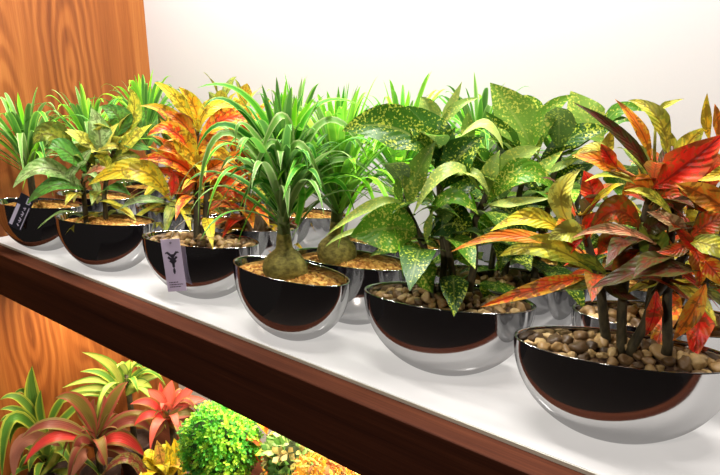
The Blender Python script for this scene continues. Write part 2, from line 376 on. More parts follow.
# leaf spines of the plants seen closest, millimetres from the middle of each bowl: base, middle, tip, width, how upright the blade faces, colour
HERO = {
 'P5': dict(stems=[[(-21,-10,26),(-25,-21,85),(-30,-28,111),(-45,-37,148),(-59,-42,176),(-51,-36,223)],[(-8,-4,21),(-7,-3,84),(-11,-5,131),(-18,-9,196),(-23,-11,255)],[(25,23,20),(30,26,83),(26,24,147),(41,26,189),(45,31,235)],[(16,-1,22),(8,-5,74),(-2,-8,121),(-5,-9,160)]],
  leaves=[((-10,-27,246),(-68,-66,288),(-123,-110,283),65,.75,.12), ((-20,-21,242),(-32,-27,281),(-64,-37,317),60,.95,.08), ((-32,1,275),(-45,0,308),(-61,-2,329),32,.9,.75),
  ((-29,-14,281),(-67,-33,298),(-108,-53,297),23,.8,.7), ((-43,-54,178),(-31,-55,225),(-9,-44,272),36,.95,.6), ((-6,-19,202),(11,-17,244),(42,-2,277),60,.9,.04),
  ((40,-3,205),(14,-49,234),(-22,-78,170),26,.55,.82), ((6,-19,215),(38,-22,229),(60,-11,202),18,.5,.85), ((-15,-41,166),(20,-44,196),(55,-27,172),27,.6,.5),
  ((-37,-40,133),(-62,-80,145),(-109,-109,131),73,.95,.45), ((-54,-49,169),(-81,-84,179),(-143,-125,129),19,.6,.8), ((-59,-51,149),(-113,-99,135),(-143,-125,112),9,.6,.85),
  ((-27,-41,112),(-51,-69,117),(-85,-91,101),22,.7,.35), ((-23,-36,108),(-14,-53,80),(1,-51,50),40,1,.4), ((-19,-42,123),(-15,-45,149),(-10,-42,171),13,.9,.7),
  ((30,9,129),(6,-10,148),(-21,-24,126),59,.8,0), ((-53,-48,174),(-61,-57,201),(-55,-49,227),13,.9,.55), ((50,13,182),(96,14,232),(139,34,207),39,.7,.45),
  ((49,13,179),(92,7,189),(136,29,198),17,.6,.92), ((46,22,190),(49,15,225),(58,23,258),27,.9,.72), ((46,28,174),(84,35,163),(114,50,119),47,.8,.04),
  ((54,27,211),(78,27,245),(110,42,265),34,.8,.78), ((90,61,210),(111,65,235),(131,75,258),19,.8,.62), ((-26,-2,280),(-9,9,314),(22,26,329),16,.8,.7),
  ((-32,7,282),(-19,13,314),(-6,20,351),16,.9,.85), ((19,9,253),(14,7,285),(13,6,311),21,.9,.62), ((8,-2,276),(40,9,292),(64,20,260),21,.6,.93),
  ((-5,9,112),(11,17,95),(25,23,75),23,.8,.5), ((-18,-14,248),(-8,-13,268),(1,-8,288),23,.9,.1), ((-11,6,179),(9,21,201),(39,41,216),33,.7,.1),
  ((-28,-14,195),(-37,-18,180),(-55,-27,194),21,.8,.3), ((44,35,227),(25,25,241),(4,15,243),38,.9,.15)]),
 'P5b': dict(stems=[[(-1,0,36),(5,2,103),(11,4,180),(20,7,243)],[(-24,-9,28),(-18,-7,118),(-8,-3,196)],[(45,16,41),(53,19,124),(56,20,200),(63,23,240)]],
  leaves=[((25,9,243),(-3,-6,296),(-44,-21,349),70,.95,.6), ((13,-11,235),(-12,-23,268),(-43,-35,306),35,.95,.2), ((37,24,281),(12,20,314),(-14,16,326),29,.9,.4),
  ((37,-3,242),(43,0,301),(77,15,333),31,.9,.55), ((118,54,262),(87,48,300),(63,44,338),59,.9,.66), ((36,13,231),(82,25,271),(126,41,283),37,.8,.05),
  ((63,28,244),(67,30,276),(52,30,300),44,.9,.1), ((110,62,276),(133,70,312),(168,83,309),23,.7,.35), ((110,56,264),(130,63,293),(152,72,293),19,.7,.3),
  ((40,-1,207),(71,5,226),(99,15,241),14,.7,.72), ((44,16,189),(78,23,208),(110,35,229),35,.8,.04), ((49,13,184),(73,16,170),(91,23,135),42,.9,.06),
  ((-7,3,192),(-31,-6,218),(-53,-14,242),33,.9,.5), ((5,2,101),(32,6,129),(60,16,114),36,.7,.1), ((11,4,177),(50,13,174),(79,23,186),36,.7,.15),
  ((-18,-6,117),(-43,-16,121),(-63,-23,95),34,.8,.4)]),
 'P6': dict(stems=[[(-20,-3,36),(-27,-8,72),(-34,-11,108),(-40,-12,124),(-59,-14,170),(-70,-14,194)],[(0,-8,34),(-6,-7,80),(-8,-5,119),(1,-4,178),(5,-3,227),(7,-3,245)],[(12,-8,36),(22,-7,68),(27,-4,107),(47,-3,153),(55,-2,181),(61,4,222)],[(49,7,43),(41,11,86),(35,10,137),(30,12,198),(28,14,251)]],
  leaves=[((6,-9,246),(-28,-19,292),(-89,-28,331),17,.85,'D'), ((-1,0,268),(-17,-2,303),(-48,-2,335),16,.95,'O'), ((17,-3,275),(-1,-5,318),(-33,-5,334),23,.95,'G'),
  ((-3,0,320),(6,6,330),(22,13,337),9,.9,'G'), ((53,13,293),(46,12,317),(43,11,344),13,1,'Y'), ((62,9,292),(58,8,314),(52,7,333),12,1,'O'),
  ((10,-24,240),(40,-30,270),(67,-26,304),50,.95,'R'), ((-22,-13,253),(-48,-27,265),(-80,-37,270),26,.85,'O'), ((-46,-12,256),(-58,-20,278),(-80,-32,266),20,.8,'P'),
  ((-54,-8,254),(-49,-7,278),(-45,-6,302),20,.95,'Y'), ((-32,-20,258),(-42,-26,272),(-51,-28,285),19,.95,'R'), ((-69,-40,184),(-84,-48,222),(-68,-40,254),35,1,'P'),
  ((-50,-32,212),(-54,-33,233),(-66,-30,252),31,1,'R'), ((-51,-43,213),(-33,-45,235),(-17,-43,244),11,.8,'Y'), ((-79,-42,175),(-113,-62,193),(-158,-78,172),29,.8,'Y'),
  ((-53,-48,176),(-68,-60,183),(-89,-68,171),33,.9,'P'), ((-64,-34,152),(-134,-65,167),(-207,-85,137),20,.7,'O'), ((-43,-26,128),(-94,-54,157),(-148,-67,138),37,.75,'G'),
  ((-44,-32,124),(-93,-64,107),(-161,-84,70),25,.8,'E'), ((23,-37,179),(-20,-63,195),(-59,-74,180),15,.7,'T'), ((35,-35,211),(12,-49,236),(-15,-53,238),13,.75,'G'),
  ((2,-20,190),(-24,-34,209),(-49,-37,181),42,.95,'M'), ((56,-27,185),(36,-45,208),(11,-54,218),20,.85,'T'), ((63,-36,177),(54,-45,191),(35,-51,209),15,.9,'R'),
  ((89,-28,220),(63,-47,241),(34,-56,252),31,.85,'O'), ((84,-28,276),(73,-40,265),(53,-43,256),18,.8,'Y'), ((56,-42,188),(77,-50,190),(106,-51,177),29,.7,'G'),
  ((55,-33,191),(72,-30,211),(93,-27,222),30,.9,'M'), ((75,-30,155),(25,-67,157),(-29,-80,127),44,.5,'D'), ((29,-16,151),(17,-23,179),(1,-20,198),39,.95,'L'),
  ((77,-29,141),(70,-46,111),(57,-47,73),24,1,'O'), ((69,-36,171),(82,-49,164),(97,-47,147),25,.9,'E'), ((29,-16,118),(31,-21,90),(26,-22,60),21,1,'R'),
  ((-29,-14,124),(-49,-27,141),(-80,-37,144),19,.7,'L'), ((30,4,261),(32,10,285),(47,17,307),29,.9,'G'), ((20,18,262),(12,17,288),(2,15,303),21,.9,'G'),
  ((-41,-16,148),(-26,-24,172),(-9,-22,179),29,.8,'M'), ((6,-24,165),(-6,-36,151),(-16,-38,121),28,.8,'M'), ((37,-15,147),(18,-28,162),(1,-30,151),30,.7,'D'),
  ((56,-32,183),(68,-41,168),(71,-40,138),24,.9,'E'), ((13,-13,218),(25,-22,232),(48,-23,225),29,.8,'M'), ((12,-13,224),(-5,-21,240),(-22,-23,226),30,.9,'O'),
  ((-56,-23,166),(-51,-22,190),(-37,-20,202),24,.9,'R'), ((-57,-28,170),(-75,-36,153),(-98,-39,139),20,.7,'R'), ((-35,-20,128),(-13,-32,113),(15,-28,106),22,.7,'D'),
  ((-36,-25,129),(-46,-37,113),(-75,-41,104),17,.6,'L'), ((63,-11,217),(46,-14,233),(38,-15,253),22,.9,'M'), ((29,14,248),(11,12,256),(-1,10,266),21,.9,'Y'),
  ((3,-20,182),(18,-23,197),(38,-20,197),25,.8,'D'), ((56,-27,187),(44,-39,176),(24,-42,171),20,.7,'M')]),
 'P3': dict(stems=[[(-3,-4,25),(0,0,99),(2,2,171),(6,7,231),(7,9,262)],[(7,3,21),(14,11,89),(14,18,140),(12,15,181)]],
  leaves=[((18,-1,252),(2,-30,311),(-21,-60,342),32,.95,'Y'), ((12,8,247),(9,3,297),(-7,-17,333),39,1,'y'), ((17,5,252),(35,28,297),(70,82,293),39,.9,'Y'),
  ((19,1,229),(57,40,273),(101,97,268),49,.85,'E'), ((21,-6,226),(10,-28,267),(-10,-54,290),35,.9,'O'), ((8,-6,240),(-11,-39,285),(-39,-83,299),27,.85,'y'),
  ((18,-17,211),(8,-55,255),(-14,-91,246),38,.8,'E'), ((22,-4,174),(14,-31,231),(-2,-52,279),50,.95,'y'), ((-24,-47,113),(-40,-100,180),(-86,-176,157),57,.85,'Y'),
  ((11,-2,145),(-3,-44,194),(-37,-97,201),43,.8,'E'), ((-5,-47,175),(-1,-50,150),(-6,-56,125),25,1,'R'), ((2,19,96),(28,61,146),(75,121,176),54,.85,'E'),
  ((6,15,93),(39,58,126),(72,100,67),46,.75,'M'), ((-24,-47,102),(-35,-94,123),(-63,-138,104),21,.7,'s'), ((4,-3,131),(-10,-29,162),(-37,-64,180),36,.8,'M'),
  ((12,-1,193),(39,17,229),(69,57,232),39,.8,'O'), ((16,-3,213),(46,19,214),(69,48,183),36,.8,'y'), ((1,1,99),(25,24,117),(37,40,108),25,.8,'Y'),
  ((13,-8,154),(4,-27,135),(-9,-44,104),28,.9,'M'), ((11,14,167),(34,43,186),(61,79,209),37,.8,'O'), ((18,-9,165),(33,2,198),(49,22,213),28,.9,'y'),
  ((14,-6,184),(0,-40,216),(-20,-66,217),35,.8,'O'), ((9,-4,136),(27,11,161),(44,32,156),28,.9,'E')]),
 'P2': dict(stems=[[(-19,-34,22),(-18,-32,84),(-17,-30,121),(-7,-13,166),(2,4,192)],[(2,3,23),(3,5,81),(8,15,129),(18,33,186),(24,44,222)]],
  leaves=[((-3,-46,166),(-14,-86,228),(-32,-120,210),65,.9,'L'), ((9,-34,143),(4,-74,196),(-14,-107,202),56,.7,'g'), ((20,-4,188),(9,-36,219),(-8,-66,239),33,.8,'P'),
  ((20,-5,186),(23,0,230),(13,-7,285),58,1,'s'), ((26,37,219),(32,46,259),(14,14,286),64,1,'g'), ((26,46,209),(44,78,271),(41,73,327),41,1,'G'),
  ((21,-4,174),(29,11,214),(44,37,249),29,.9,'P'), ((24,-9,189),(43,15,199),(49,27,190),18,.7,'P'), ((26,26,165),(50,59,209),(74,101,244),32,.85,'G'),
  ((8,34,181),(32,81,234),(47,113,279),33,.9,'g'), ((-11,-62,131),(7,-39,170),(19,-17,194),25,.9,'s'), ((0,-41,106),(-16,-110,159),(-43,-169,121),50,.65,'s'),
  ((4,-44,103),(-4,-100,122),(-28,-153,85),44,.55,'g'), ((5,-52,102),(3,-68,138),(22,-35,173),24,1,'s'), ((1,-40,120),(26,-15,149),(41,13,133),20,.8,'T'),
  ((12,1,97),(35,22,101),(48,45,80),26,.6,'g'), ((27,7,139),(29,0,168),(19,-17,178),32,.9,'G'), ((21,17,154),(42,45,173),(60,76,162),35,.8,'L'),
  ((6,-10,156),(2,-38,188),(-18,-73,181),45,.8,'L'), ((6,-30,124),(18,-20,110),(18,-19,82),23,.9,'s'), ((13,43,196),(2,24,236),(-13,-3,250),41,.9,'G'),
  ((27,38,205),(49,68,197),(65,96,184),37,.7,'g'), ((17,9,124),(42,33,142),(58,62,126),32,.7,'G'), ((18,33,186),(31,55,227),(48,86,235),32,.9,'P')]),
 'P4': dict(stems=[],
  leaves=[((0,0,208),(-35,-46,322),(-83,-106,337),14,.6,'a'), ((2,-5,197),(-41,-66,310),(-72,-109,303),13,.6,'b'), ((4,-10,186),(-39,-78,280),(-74,-124,241),14,.6,'b'),
  ((1,-12,176),(-44,-96,269),(-69,-134,124),14,.7,'c'), ((3,-11,189),(-24,-63,281),(-29,-82,247),11,.6,'c'), ((18,-10,204),(32,-38,297),(7,-75,221),19,.6,'c'),
  ((15,-20,172),(23,-54,258),(-1,-90,175),16,.7,'c'), ((25,-4,116),(47,-18,186),(21,-49,179),15,.6,'a'), ((23,-6,137),(81,21,194),(115,39,138),15,.6,'a'),
  ((21,-14,179),(55,-30,255),(93,-9,182),17,.7,'c'), ((19,4,206),(70,31,289),(124,68,220),16,.6,'c'), ((6,6,211),(38,35,309),(99,93,306),13,.6,'a'),
  ((3,3,221),(8,8,274),(15,14,327),18,1,'d'), ((-3,11,216),(9,22,278),(30,42,322),17,1,'d'), ((-3,4,217),(-14,-6,270),(-22,-14,318),15,1,'d'),
  ((13,-2,138),(66,35,193),(106,72,189),15,.6,'b'), ((6,6,153),(59,55,220),(112,105,189),15,.6,'c'), ((3,-11,155),(-22,-48,212),(-57,-81,193),15,.6,'b'),
  ((10,-18,149),(-1,-56,195),(-24,-84,154),13,.7,'b'), ((8,-6,164),(42,12,224),(66,35,223),15,.6,'a'), ((5,-9,164),(-14,-40,241),(-49,-73,225),15,.6,'a'),
  ((19,-17,175),(58,-14,250),(74,-6,213),14,.7,'b'), ((18,-18,175),(17,-53,245),(5,-71,195),14,.7,'b')]),
 'LG': dict(stems=[],
  leaves=[((2,4,91),(0,-12,209),(5,-1,318),50,1,'g'), ((16,0,92),(17,-5,178),(21,5,242),27,1,'g'), ((5,0,95),(0,-41,224),(-14,-91,244),29,.6,'g'),
  ((9,-6,86),(3,-47,188),(-11,-96,216),26,.6,'g'), ((13,-9,75),(8,-62,178),(-3,-104,184),26,.6,'g'), ((18,-9,71),(22,-82,195),(8,-131,11),37,.8,'g'),
  ((8,7,92),(23,44,172),(37,82,192),27,.8,'g'), ((13,6,81),(42,67,143),(62,117,174),27,.7,'g'), ((25,-6,79),(26,-17,127),(20,-32,140),38,.9,'l'),
  ((26,-2,70),(52,10,39),(33,-54,-28),39,.8,'l'), ((23,3,73),(53,27,72),(57,35,-32),30,.8,'l'), ((16,0,86),(4,-59,155),(-3,-91,100),26,.7,'g'),
  ((1,3,99),(-6,-16,225),(-20,-51,241),24,.8,'g')]),
 'LR': dict(stems=[],
  leaves=[((10,-3,8),(15,-37,144),(-6,-93,178),46,.8,'q'), ((3,6,0),(25,52,109),(47,96,157),39,.9,'q'), ((13,-18,5),(-2,-106,103),(-28,-185,91),40,.6,'o'),
  ((17,-22,-5),(6,-115,71),(-22,-194,15),45,.7,'r'), ((9,-5,-5),(8,-29,94),(-3,-52,138),32,.9,'o'), ((14,5,-9),(51,60,46),(82,123,52),46,.7,'q'),
  ((18,2,-12),(74,73,48),(108,132,-28),42,.6,'o'), ((22,-1,-23),(71,43,1),(101,94,-88),51,.7,'r'), ((23,-21,-17),(27,-59,34),(21,-83,-39),35,.8,'o'),
  ((28,-12,-28),(45,-11,-42),(50,-12,-74),36,.9,'o'), ((3,6,0),(0,0,85),(6,11,129),27,1,'o'), ((0,11,-4),(10,31,79),(12,36,129),27,1,'o'),
  ((16,-36,-25),(20,-63,-28),(9,-95,-88),41,.9,'t'), ((-60,-78,-13),(-79,-163,49),(-87,-203,-64),46,.9,'t')]),
 'LB': dict(stems=[],
  leaves=[((-11,-19,-47),(-11,-39,49),(-44,-109,116),38,.8,'l'), ((-9,-26,-58),(-18,-62,25),(-51,-120,51),28,.6,'g'), ((-6,-31,-61),(-21,-78,13),(-69,-172,14),28,.6,'l'),
  ((-5,-33,-74),(-21,-87,-10),(-71,-186,-11),28,.6,'l'), ((-5,-39,-86),(-25,-105,-17),(-63,-182,-34),31,.6,'l'), ((-6,-11,-42),(-1,-1,13),(7,13,53),45,1,'l'),
  ((-4,-7,-51),(16,29,-2),(38,67,10),32,.8,'g'), ((1,-8,-63),(26,35,-24),(56,89,-23),33,.7,'l'), ((4,-13,-66),(28,18,-30),(48,54,-54),45,.7,'l'),
  ((-11,-9,-52),(-14,-14,15),(-21,-26,47),32,1,'g')]),
 'LP': dict(stems=[],
  leaves=[((-6,-18,2),(-8,-31,55),(-23,-53,86),43,.9,'p'), ((-7,-11,-2),(-2,-2,49),(7,10,99),50,1,'p'), ((-2,-3,-1),(20,30,41),(43,65,72),41,.9,'p'),
  ((1,-7,-8),(33,32,25),(65,80,19),38,.8,'p'), ((-4,-24,-7),(-12,-55,52),(-41,-99,57),32,.8,'r'), ((0,-27,-11),(-13,-65,18),(-31,-101,-9),34,.8,'r'),
  ((3,-13,-17),(34,15,0),(58,52,-23),41,.7,'q'), ((6,-18,-20),(27,-4,-32),(41,17,-66),35,.8,'o'), ((1,-25,-18),(0,-46,-34),(-11,-62,-70),32,.8,'o'),
  ((-13,-10,-5),(-15,-13,53),(-16,-15,96),26,1,'r')]),
 'LY': dict(stems=[],
  leaves=[((13,3,-33),(15,-5,30),(12,-9,87),45,1,'P'), ((18,20,-42),(27,33,21),(26,33,75),46,1,'Y'), ((7,-8,-29),(0,-28,25),(-13,-49,32),32,.9,'Y'),
  ((10,-41,-25),(-5,-84,70),(-33,-148,38),33,.7,'o'), ((22,36,-57),(32,52,-20),(36,58,10),36,1,'Y'), ((25,3,-34),(35,9,24),(32,4,88),37,1,'Y')]),
}
# ---------------------------------------------------------------- setting
def struct(o): o['kind'] = 'structure'; return o
struct(box('floor', (-0.1, -3.2, -0.05), (3.6, BACK + 0.1, 0.0), M_FLOOR))
struct(box('wall_back', (-0.1, BACK, 0.0), (3.6, BACK + 0.1, 2.8), M_WALL))
struct(box('wall_left', (-0.1, -0.16, 0.0), (0.0, BACK, 2.8), M_WALNUT))

shelf = tag(empty('display_shelf', (0.003, 0.0, ZS)), 'thick dark walnut shelf with a white glass top running along the wall', 'shelf')
box('board', (0.0, -0.040, -0.134), (3.4, BACK - 0.004, -0.008), M_SLAB, shelf, 0.003)
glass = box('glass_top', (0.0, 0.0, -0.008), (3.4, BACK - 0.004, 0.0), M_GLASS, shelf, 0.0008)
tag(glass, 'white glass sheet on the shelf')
box('edge_strip', (0.0, -0.0012, -0.0075), (3.4, -0.0002, -0.0015), M_EDGE, glass)
tag(empty_lamp := box('light_strip', (0.05, 0.16, ZS - 0.148), (1.55, 0.24, ZS - 0.134), plain('lamp_housing', (0.5, 0.5, 0.5), 0.4, 1.0)), 'slim metal light strip fixed under the walnut shelf', 'lamp')
DECK = 0.10
tag(box('lower_deck', (0.003, -0.35, 0.0), (3.4, BACK - 0.004, DECK), M_SLAB, None, 0.003), 'low dark plinth on the floor under the walnut shelf', 'plinth')

# ---------------------------------------------------------------- bowls
A_, B_, H_ = 0.134, 0.055, 0.1295
def bowl_mesh():
    """half-moon vase: a half disc seen broadside, steep flat-ish faces, a narrow elliptical mouth and a small flat foot"""
    seg = 112; V = []; F = []; rings = 0
    cut = 0.0035
    for i in range(31):
        z = cut + (H_ - cut) * (i / 30) ** 1.7
        ax = A_ * math.sqrt(1 - (1 - z / H_) ** 2)
        for k in range(seg):
            a = 2 * math.pi * k / seg
            x = ax * math.cos(a)
            e = math.sqrt(max(0.0, 1 - (x / A_) ** 2)); zb = H_ * (1 - e)
            t = min(1.0, max(0.0, (z - zb) / max(1e-6, H_ - zb)))
            y = B_ * e * math.sqrt(max(0.0, 1 - (1 - t) ** 4.5))
            V.append((x, math.copysign(y, math.sin(a)), z - cut))
        rings += 1
    for (s, z) in [(1.0, H_ - 0.0025), (0.985, H_ - 0.0018), (0.968, H_ - 0.0028), (0.955, H_ - 0.006), (0.93, H_ - 0.022), (0.86, H_ - 0.045), (0.70, H_ - 0.07), (0.4, H_ - 0.085)]:
        for k in range(seg):
            a = 2 * math.pi * k / seg
            V.append((A_ * s * math.cos(a), B_ * s * math.sin(a), z))
        rings += 1
    for i in range(rings - 1):
        for k in range(seg):
            k2 = (k + 1) % seg
            F.append((i * seg + k, i * seg + k2, (i + 1) * seg + k2, (i + 1) * seg + k))
    F.append(tuple(reversed(range(seg)))); F.append(tuple((rings - 1) * seg + k for k in range(seg)))
    return V, F
_bV, _bF = bowl_mesh()
bowl0 = link_mesh('bowl', _bV, _bF, M_POT)
BOWL_ME = bowl0.data; bpy.data.objects.remove(bowl0)

def add_bowl(root, rz, sc=1.0):
    o = bpy.data.objects.new('bowl', BOWL_ME); COL.objects.link(o); o.parent = root
    o.rotation_euler = (0, 0, rz); o.scale = (sc, sc, 1.0)
    return o

def fill(name, root, rz, mat, seed, sc=1.0, z0=0.110, mound=0.014, rough=0.0035):
    """gravel surface: a bumpy domed ellipse inside the rim"""
    rn = random.Random(seed); V = []; F = []; rings = 18; seg = 72
    V.append((0, 0, z0 + mound))
    for i in range(1, rings + 1):
        s = i / rings
        for k in range(seg):
            a = 2 * math.pi * k / seg
            z = z0 + mound * (1 - s ** 2) + (rn.uniform(-rough, rough) if s < 0.99 else -0.004)
            q = s * 0.945 * sc
            V.append((A_ * q * math.cos(a), B_ * q * math.sin(a), z))
    for k in range(seg): F.append((0, 1 + k, 1 + (k + 1) % seg))
    for i in range(rings - 1):
        for k in range(seg):
            k2 = (k + 1) % seg
            F.append((1 + i * seg + k, 1 + (i + 1) * seg + k, 1 + (i + 1) * seg + k2, 1 + i * seg + k2))
    o = link_mesh(name, V, F, mat, root, rough < 0.002)
    o.rotation_euler = (0, 0, rz); o['kind'] = 'stuff'
    return o

PEB = []
for k in range(7):
    rn = random.Random(500 + k)
    bm = bmesh.new(); bmesh.ops.create_icosphere(bm, subdivisions=3, radius=1.0)
    off = Vector((rn.uniform(-9, 9), rn.uniform(-9, 9), rn.uniform(-9, 9)))
    sx, sy, sz = rn.uniform(0.9, 1.25), rn.uniform(0.75, 1.0), rn.uniform(0.62, 0.85)
    for v in bm.verts:
        d = 1 + 0.50 * mnoise.noise(v.co * 1.0 + off) + 0.22 * mnoise.noise(v.co * 2.3 + off)
        v.co = Vector((v.co.x * sx, v.co.y * sy, v.co.z * sz)) * d
    me = bpy.data.meshes.new('pebble'); bm.to_mesh(me); bm.free()
    me.materials.append(M_PEBBLE); me.polygons.foreach_set('use_smooth', [True] * len(me.polygons))
    PEB.append(me)

def pebbles(root, rz, seed, rad=(0.007, 0.010), count=88, sc=1.0, hole=()):
    rn = random.Random(seed); pts = []; c, s = math.cos(rz), math.sin(rz)
    tries = 0
    while len(pts) < count and tries < 9000:
        tries += 1
        r = rn.uniform(*rad)
        x = rn.uniform(-A_, A_) * sc; y = rn.uniform(-B_, B_) * sc
        q = math.hypot(x / (A_ * 0.94 * sc - r), y / (B_ * 0.94 * sc - r))
        if q > 1: continue
        if any((x * c - y * s - hx) ** 2 + (x * s + y * c - hy) ** 2 < (hr + r) ** 2 for hx, hy, hr in hole): continue
        if any((x - px) ** 2 + (y - py) ** 2 < (0.78 * (r + pr)) ** 2 for px, py, pr, _ in pts): continue
        pts.append((x, y, r, q))
    for (x, y, r, q) in pts:
        o = bpy.data.objects.new('pebble', rn.choice(PEB)); COL.objects.link(o); o.parent = root
        z = 0.110 + 0.014 * (1 - q * q) + r * 0.50 + (0.003 if rn.random() < 0.25 else 0)
        o.location = (x * c - y * s, x * s + y * c, z)
        o.rotation_euler = (rn.uniform(-0.4, 0.4), rn.uniform(-0.4, 0.4), rn.uniform(0, 6.28))
        o.scale = (r, r, r)

def lathe(name, prof, mat, root, loc=(0, 0, 0), seg=28, wob=0.0, seed=0):
    V = []; F = []; off = Vector((seed * 1.7, seed * 0.3, 0))
    for (r, z) in prof:
        for k in range(seg):
            a = 2 * math.pi * k / seg
            q = r * (1 + wob * mnoise.noise(Vector((math.cos(a) * 1.5, math.sin(a) * 1.5, z * 30)) + off))
            V.append((loc[0] + q * math.cos(a), loc[1] + q * math.sin(a), loc[2] + z))
    for i in range(len(prof) - 1):
        for k in range(seg):
            k2 = (k + 1) % seg
            F.append((i * seg + k, i * seg + k2, (i + 1) * seg + k2, (i + 1) * seg + k))
    F.append(tuple(reversed(range(seg)))); F.append(tuple((len(prof) - 1) * seg + k for k in range(seg)))
    return link_mesh(name, V, F, mat, root)

# ---------------------------------------------------------------- leaf colours: (heart, margin), linear
CROTON = {
 'Y': ((0.86, 0.60, 0.03), (0.62, 0.58, 0.05)), 'y': ((0.86, 0.42, 0.02), (0.70, 0.56, 0.04)), 'P': ((0.72, 0.64, 0.08), (0.52, 0.55, 0.10)),
 'O': ((0.85, 0.20, 0.02), (0.80, 0.40, 0.04)), 'R': ((0.82, 0.030, 0.014), (0.60, 0.10, 0.02)), 'E': ((0.85, 0.09, 0.015), (0.80, 0.40, 0.03)),
 'M': ((0.52, 0.055, 0.010), (0.24, 0.14, 0.015)), 'D': ((0.10, 0.022, 0.008), (0.06, 0.055, 0.012)), 'G': ((0.62, 0.56, 0.05), (0.30, 0.36, 0.035)),
 'L': ((0.26, 0.30, 0.035), (0.12, 0.20, 0.025)), 'T': ((0.62, 0.22, 0.11), (0.45, 0.30, 0.14)), 'g': ((0.10, 0.27, 0.035), (0.05, 0.17, 0.025)),
 's': ((0.34, 0.48, 0.18), (0.16, 0.30, 0.07))}
STRAP = {'a': ((0.08, 0.38, 0.018), (0.34, 0.66, 0.08)), 'b': ((0.03, 0.19, 0.012), (0.22, 0.48, 0.07)),
 'c': ((0.14, 0.32, 0.05), (0.40, 0.52, 0.20)), 'd': ((0.22, 0.68, 0.02), (0.42, 0.76, 0.05))}
LOWER = {'g': ((0.09, 0.22, 0.03), (0.42, 0.50, 0.06)), 'l': ((0.46, 0.54, 0.10), (0.10, 0.24, 0.025)), 'q': ((0.17, 0.13, 0.03), (0.32, 0.07, 0.05)),
 'o': ((0.24, 0.055, 0.04), (0.20, 0.17, 0.045)), 'r': ((0.64, 0.055, 0.05), (0.24, 0.16, 0.045)), 'p': ((0.78, 0.13, 0.10), (0.42, 0.10, 0.055)),
 't': ((0.45, 0.19, 0.13), (0.36, 0.17, 0.11)), 'Y': CROTON['Y'], 'P': ((0.75, 0.42, 0.10), (0.72, 0.55, 0.06))}
def lerp(a, b, t): return tuple(x + (y - x) * t for x, y in zip(a, b))
def aucuba_col(t, rn):
    d, m, p = (0.016, 0.066, 0.006), (0.095, 0.26, 0.016), (0.46, 0.58, 0.15)
    ca = lerp(d, m, t / 0.5) if t < 0.5 else lerp(m, p, (t - 0.5) / 0.5)
    cb = lerp((0.42, 0.50, 0.05), (0.68, 0.70, 0.14), t)
    k = rn.uniform(0.85, 1.15)
    return tuple(x * k for x in ca), cb
def jit(c, rn, s=0.18):
    k = rn.uniform(1 - s, 1 + s)
    return tuple(min(0.92, x * k * rn.uniform(0.94, 1.06)) for x in c)

def facing(root, k, rn):
    d = Vector((1.7414, -0.6328, 0)) - Vector((root.location.x, root.location.y, 0))
    d.normalize()
    d = d + Vector((0, 0, 0.33))
    n = d.normalized() * k + Vector((0, 0, 1)) * (1 - k)
    n += Vector((rn.uniform(-.14, .14), rn.uniform(-.14, .14), rn.uniform(-.1, .1)))
    return n.normalized()

def nearest(p, stems, drop=0.015):
    best = None
    for s in stems:
        for i in range(len(s) - 1):
            for q in (0.0, 0.25, 0.5, 0.75, 1.0):
                c = s[i].lerp(s[i + 1], q)
                d = (c - p).length + (0.02 if c.z > p.z else 0)
                if best is None or d < best[0]: best = (d, c)
    return best[1]

def hero(mb, key, root, kind, dz, stems, rn, shape, fold=0.16, wave=0.1, ws=1.0):
    for (b, m, t, w, k, ti) in HERO[key]['leaves']:
        b, m, t = [Vector(p) / 1000 + Vector((0, 0, dz)) for p in (b, m, t)]
        w = w / 1000 * ws
        if kind == 'aucuba': ca, cb = aucuba_col(ti, rn)
        else:
            ca, cb = kind[ti]; ca, cb = jit(ca, rn), jit(cb, rn)
        mb.leaf(b, m, t, w, facing(root, k, rn), ca, cb, shape, 12, fold, wave, rn, rn.uniform(-0.5, 0.5))
        if stems:
            c = nearest(b, stems)
            if (c - b).length > 0.006:
                mid = (c + b) * 0.5 - Vector((0, 0, 0.004))
                mb.tube([c, mid, b], 0.0022, 0.0014, 5, lerp(ca, (0.12, 0.14, 0.03), 0.6))

def stem_parts(root, key, dz, r=(0.0062, 0.0042), mat=None):
    out = []
    for s in HERO[key]['stems']:
        pts = [Vector(p) / 1000 + Vector((0, 0, dz)) for p in s]
        pts = [pts[0] + Vector((0, 0, -0.012))] + pts
        mb = MB(); mb.tube(pts, r[0], r[1], 8)
        mb.build('stem', mat or M_STEM, root, False, False)
        out.append(pts)
    return out

